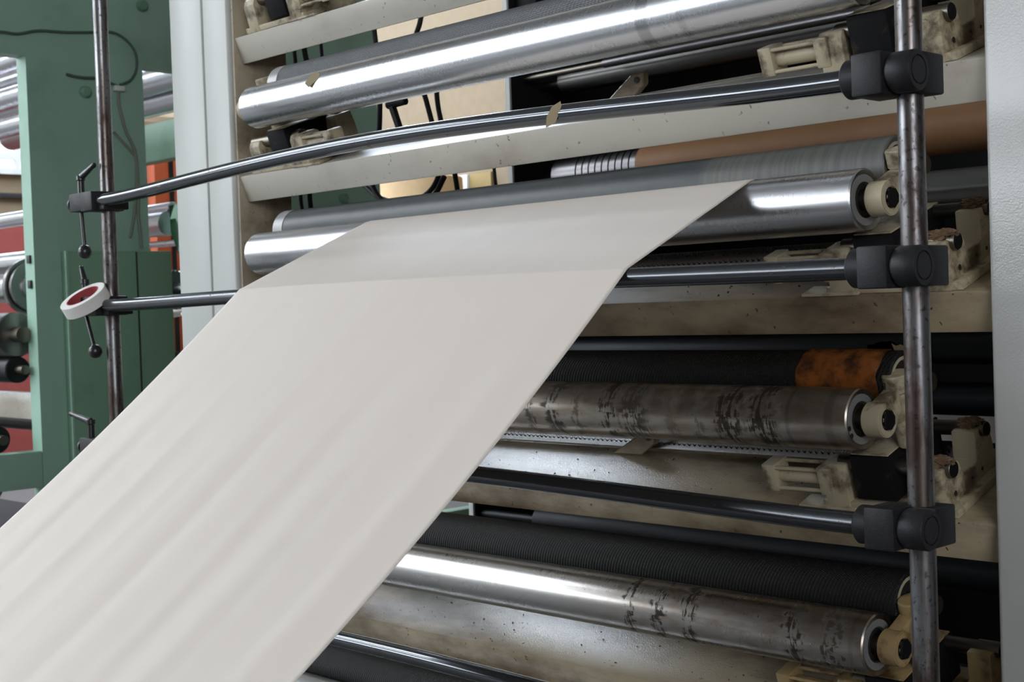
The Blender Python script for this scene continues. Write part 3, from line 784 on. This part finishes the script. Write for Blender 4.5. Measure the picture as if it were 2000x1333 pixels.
# ------------------------------------------------------------------ hoses and the lever behind the left ends
def hose(label, pts, r, Y=3.15, m='rubber', cat='hose', name='hose'):
    b = bm_new(); P = [aty(u, v, Y if len(p) == 0 else p[0]) for u, v, *p in pts]
    add_tube(b, P, r, 12, 6); o = finish(name, b, M[m], None, True, P[-1]); tag(o, label, cat, 'black hoses behind the left ends of the rollers' if m == 'rubber' else None); return o
hose('black hose hanging close to the grimy frame face, left of the others', [(570, 40), (574, 95), (579, 150), (582, 200), (580, 260), (585, 330), (588, 400), (600, 440)], .008, 2.95)
hose('thick twisted hose just right of the grimy frame face', [(588, 40), (594, 95), (603, 140), (612, 200), (606, 300), (604, 380), (612, 440)], .010, 2.98)
hose('single black hose hanging straight before the green panel', [(622, 30), (626, 90), (632, 150), (640, 210), (665, 235), (690, 258), (706, 285), (730, 330), (760, 350)], .0085, 3.1)
hose('black hose running along the right edge of the green panel', [(726, 20), (732, 70), (738, 120), (742, 200), (738, 290), (725, 350), (748, 392), (800, 402), (845, 384), (868, 345)], .0095, 3.15)
hose('black hose curving down before the beige wall into a low loop', [(826, 10), (820, 45), (809, 85), (815, 140), (832, 195), (844, 240), (862, 300), (856, 345), (835, 378), (795, 396), (745, 388), (706, 358)], .009, 3.2)
hose('black hose with a hooked top beside the topmost bright roller', [(838, 90), (842, 68), (853, 58), (862, 68), (860, 120), (853, 180), (862, 240), (880, 300), (890, 350), (900, 420)], .009, 3.25)
hose('thin grey rod hanging in the gap below the clean upper beam', [(962, 300), (966, 340), (971, 390)], .006, 3.3, 'steel_dark', 'rod', 'hanging_rod')
t = thing('toggle_lever', 'dark toggle lever standing behind the uppermost bowed bar', 'lever', aty(780, 260, 3.0))
b = bm_new(); p0, p1 = aty(784, 262, 3.0), aty(766, 208, 3.0); add_cyl(b, p0, p1, .012, .013, seg=4); finish('lever_arm', b, M['cast'], t)
b = bm_new(); p2, p3 = aty(757, 206, 3.0), aty(793, 197, 3.0); add_cyl(b, p2, p3, .013, seg=20, ch=.003); finish('lever_head', b, M['lever'], t)
b = bm_new(); p2, p3 = aty(755, 262, 3.0), aty(800, 254, 3.0); add_cyl(b, p2, p3, .016, seg=20, ch=.003); finish('pivot', b, M['brass'], t)

# ------------------------------------------------------------------ green machine behind on the left
XG = -6.5
t = thing('green_machine_frame', 'green steel machine frame with openings behind the slim left post', 'machine frame', (XG, 3.4, 0))
D = .10
def gb(name, y0, y1, z0, z1, m='green', d=D, bev=.004, x1=XG):
    b = bm_new(); add_box(b, x1-d, x1, y0, y1, z0, z1, bev); return finish(name, b, M[m], t)
gb('column', 3.085, 3.71, 0, 2.79, bev=0)
gb('top_beam', 1.6, 5.24, 2.79, 3.6, bev=0)
gb('column', 4.55, 5.24, .25, 2.79, bev=0)
gb('sill_beam', 1.6, 3.083, .70, .876)
gb('foot', 3.712, 5.93, 0, .25)
gb('column', 1.6, 2.2, 0, .698)
b = bm_new(); add_box(b, -9.2, XG-.12, 1.7, 3.6, 0, .46, .01); finish('base_tray', b, M['dark'], t)
o = gb('access_panel', 3.22, 3.80, 0, 1.845, 'green_dark', .06, .006, XG+.06)
b = bm_new(); add_box(b, XG+.06, XG+.063, 3.595, 3.603, 0, 1.84); finish('panel_seam', b, M['bearing'], o)
b = bm_new(); add_box(b, XG+.055, XG+.066, 3.214, 3.228, 0, 1.845, .002); finish('panel_lip', b, M['green'], o)
for (u, v) in ((165, 180), (276, 12), (343, 73), (670, 388), (182, 618), (182, 650), (168, 700)):
    p = atx(u, v, XG); b = bm_new(); add_lathe(b, p, (1, 0, 0), [(0, .03), (.022, .028), (.032, .02), (.034, 0)], 20); finish('bolt', b, M['green_dark'], t)  # bolts in the darker green, their shadow put into the colour
for v in (507, 556):
    p = atx(50, v, XG-.04); b = bm_new(); add_box(b, XG-.06, XG-.03, 3.073, 3.088, p.z-.02, p.z+.02, .003); finish('bolt', b, M['cast'], t)
def wire(label, pts, r, m='green_dark'):
    b = bm_new(); P = [atx(u, v, XG+.012) for u, v in pts]; add_tube(b, P, r, 8, 5); o = finish('wire', b, M[m], None, True, P[-1]); tag(o, label, 'wire', 'wires on the green frame'); return o
M['wire'] = plain('wire_grey_green', srgb(72, 90, 82), .6); M['wire_pale'] = plain('wire_pale', srgb(120, 128, 112), .6)
wire('dark wire running along the top of the green frame and curling down', [(-60, 60), (0, 62), (35, 66), (75, 60), (130, 63), (190, 63), (222, 64), (246, 78), (262, 98), (267, 118), (265, 140), (256, 156), (246, 162), (234, 166)], .0065, 'wire')
wire('short dark stub of wire pointing left from behind the slim post', [(130, 145), (145, 149), (165, 152), (195, 154), (228, 168)], .0075, 'wire')
wire('pale wire hanging down the right edge of the green column', [(231, 176), (232, 205), (245, 255), (258, 282), (266, 312), (270, 380), (270, 420), (276, 484)], .008, 'wire_pale')
wire('thin pale wire branching off behind the slim post', [(222, 258), (238, 276), (256, 296), (266, 318), (264, 400), (254, 465)], .007, 'wire_pale')
p = atx(229, 174, XG); b = bm_new(); add_box(b, XG+.0, XG+.03, p.y-.028, p.y+.028, p.z-.014, p.z+.014, .004); o = finish('cable_clip', b, M['plate_edge'], None, True, p); tag(o, 'small white cable clip on the green column', 'clip')

# rollers inside the green machine
def groller(label, u, v, Y, r, m, x1=XG-.12, x0=-9.6, flange=False):
    p = aty(u, v, Y); t = thing('machine_roller', label, 'roller', ((x0+x1)/2, Y, p.z), None, 'rollers inside the green machine')
    b = bm_new(); add_cyl(b, (x0, Y, p.z), (x1, Y, p.z), r, ch=.006, seg=48); finish('roller_shell', b, M[m], t)
    b = bm_new(); add_cyl(b, (x1, Y, p.z), (x1+.08, Y, p.z), r*.35, seg=24); finish('journal', b, M['shaft'], t)
    if flange:
        b = bm_new(); add_lathe(b, (x1-.09, Y, p.z), (1, 0, 0), [(0, r), (0, r*1.9), (.03, r*1.9), (.03, r*1.5), (.045, r*1.5), (.045, r*1.7), (.07, r*1.7), (.07, 0)], 48); finish('flange', b, M['steel_brush'], t)
    return t
for k, (u, v, r, m, lab) in enumerate(((18, 122, .058, 'steel', 'uppermost bright roller in the left opening of the green frame'), (18, 160, .05, 'steel_low', 'second bright roller in the left opening of the green frame'),
        (18, 192, .058, 'steel', 'third bright roller in the left opening of the green frame'), (18, 217, .045, 'steel_low', 'fourth narrow roller in the left opening of the green frame'), (18, 248, .056, 'steel', 'lowest of the bright rollers above the paned window'))):
    groller(lab, u, v, 3.5+(.2 if k % 2 else 0), r, m, -7.0, -11.5)
groller('grey roller crossing the red wall in the left opening', 20, 430, 3.4, .04, 'steel_low', -6.8)
groller('bright roller just above the flanged roller on the left', 0, 517, 3.55, .06, 'steel_low', -6.75)
groller('bright roller with a wide flange at the left edge', 0, 565, 3.2, .075, 'steel_low', -6.72, flange=True)
groller('large grey roller below the flanged roller', 0, 655, 3.05, .11, 'steel_brush', -6.65)
groller('black roller under the large grey roller at left edge', 0, 722, 3.05, .065, 'steel_black', -6.65)
groller('grey roller above the green sill at left edge', 0, 815, 3.22, .055, 'steel_dark', -6.65)
groller('dark roller resting low above the green sill', 0, 860, 2.95, .07, 'steel_black', -6.7)
groller('dull roller below the green sill beam at left', 28, 962, 3.0, .085, 'steel_dark', -6.95)
b = bm_new(); add_box(b, -9.4, -6.62, 3.12, 3.2, 1.02, 1.15, .004); o = finish('pale_crossbar', b, M['beam'], None, True, (-8, 3.16, 1.02)); tag(o, 'pale painted crossbar between rollers in the left opening', 'crossbar')
for u, v, r, lab in ((300, 158, .075, 'upper silver roller in the opening beside white frame'), (312, 197, .085, 'lower silver roller in the opening beside white frame')):
    groller(lab, u, v, 4.25 if v < 170 else 4.42, r, 'steel_low', -6.75 if v > 170 else -7.0)
groller('short silver roller hanging below green shelf beside white frame', 345, 278, 4.3, .05, 'steel_low', -5.8, -6.95)
# bracket with two rollers
t = thing('roller_hanger', 'green hanger plate holding two silver rods beside white frame', 'bracket', aty(345, 450, 4.3))
pts = [aty(u, v, 4.3) for u, v in ((330, 402), (352, 398), (358, 440), (362, 520), (352, 505), (334, 455))]
b = bm_new(); b2 = bmesh.new(); f = b2.faces.new([b2.verts.new(p) for p in pts]); bmesh.ops.solidify(b2, geom=[f], thickness=.05); merge(b, b2); finish('hanger_plate', b, M['green_dark'], t)
for (u0, v0, u1, v1, r, m) in ((272, 414, 338, 404, .03, 'steel'), (274, 442, 332, 436, .075, 'steel_low'), (284, 480, 348, 474, .02, 'steel')):
    b = bm_new(); add_cyl(b, aty(u0, v0, 4.38), aty(u1, v1, 4.32), r, seg=32, ch=.003); finish('rod', b, M[m], t)
b = bm_new(); add_box(b, -9., XG-.1, 4.4, 4.5, 2.45, 2.68, .006); o = finish('green_shelf', b, M['green_dark'], None, True, (-8, 4.45, 2.45)); tag(o, 'dark green shelf beam under the silver rollers beside white frame', 'shelf beam')
# black gear and valve below
t = thing('gear_wheel', 'black toothed wheel on a silver shaft beside white frame', 'gear', aty(345, 560, 4.4))
c = aty(345, 565, 4.4); b = bm_new(); b2 = bmesh.new()
ring = []
for k in range(96):
    a = 2*PI*k/96; rr = .115 if (k//2) % 2 else .105; ring.append((c.y+rr*math.cos(a), c.z+rr*math.sin(a)))
add_prism(b, ring, c.x-.05, c.x, 0); finish('toothed_rim', b, M['lever'], t)
b = bm_new(); add_cyl(b, (c.x, c.y, c.z), (c.x+.14, c.y, c.z), .035, ch=.004); finish('shaft', b, M['steel'], t)
t = thing('valve', 'small silver valve below the black toothed wheel', 'valve', aty(348, 612, 4.4))
b = bm_new(); add_cyl(b, aty(336, 612, 4.4), aty(366, 606, 4.4), .03, seg=24, ch=.005); finish('valve_body', b, M['brass'], t)
b = bm_new(); add_cyl(b, aty(356, 612, 4.35), aty(364, 632, 4.35), .01, seg=12); finish('valve_lever', b, M['brass'], t)
# orange cabinet and cream pillar
p0 = atx(304, 400, -9.5).y; p1 = atx(332, 400, -9.5).y; p2 = atx(340, 400, -9.5).y
t = thing('orange_cabinet', 'orange painted cabinet glimpsed beside white frame', 'cabinet', (-9.6, p0+.3, 0))
b = bm_new(); add_box(b, -9.60, -9.5, p0, p0+1.1, 0, 2.9, .004); finish('cabinet_body', b, M['orange'], t)
b = bm_new(); add_box(b, -9.5, -9.49, p1, p2, 0, 2.88); finish('door_gap', b, M['cast'], t)
for z0 in (1.19, 1.07):
    b = bm_new(); add_box(b, -9.5, -9.47, p0+.02, p0+1.0, z0, z0+.05, .003); finish('rail', b, M['bearing'], t)
q0 = atx(262, 400, -10.2).y; q1 = atx(306, 400, -10.2).y
b = bm_new(); add_box(b, -10.6, -10.2, q0, q1+.15, 0, 3.1, .01); o = finish('cream_pillar', b, M['beige'], None, True, (-10.4, q0, 0)); tag(o, 'cream pillar between green column and orange cabinet', 'pillar', None, 'structure')
# paper reel and door in the gap of the back wall
rc = aty(815, 370, 8.4)
t = thing('paper_reel', 'large pale paper reel standing before the beige wall', 'paper reel', (rc.x, 8.4, 0))
b = bm_new(); add_cyl(b, (rc.x, 8.4, 0.0), (rc.x, 8.4, 2.70), .42, ch=.01, seg=64); finish('reel_body', b, M['reel'], t)
d0, d1, d2 = aty(893, 360, 8.98).x, aty(920, 360, 8.98).x, aty(962, 360, 8.98).x
b = bm_new(); add_box(b, d0, d1, 8.93, 9., 0, 2.75, .004); structure('trim_2', b, M['plate_edge'], 'pale upright door trim on the beige wall', 'trim')
b = bm_new(); add_box(b, d1, d2, 8.96, 9., 0, 2.75); structure('door_1', b, plain('olive_door', srgb(150, 128, 82), .6), 'olive brown door in the beige wall below the upper beam', 'door')

# ------------------------------------------------------------------ world and view
w = bpy.data.worlds.new('world'); bpy.context.scene.world = w; w.use_nodes = True
w.node_tree.nodes['Background'].inputs[0].default_value = (.8, .9, 1, 1); w.node_tree.nodes['Background'].inputs[1].default_value = .3
vs = bpy.context.scene.view_settings
vs.view_transform = 'Standard'; vs.look = 'None'; vs.gamma = 1; vs.exposure = 0.5; vs.use_curve_mapping = False
bpy.context.scene.cycles.use_denoising = True
bpy.context.scene.cycles.max_bounces = 8
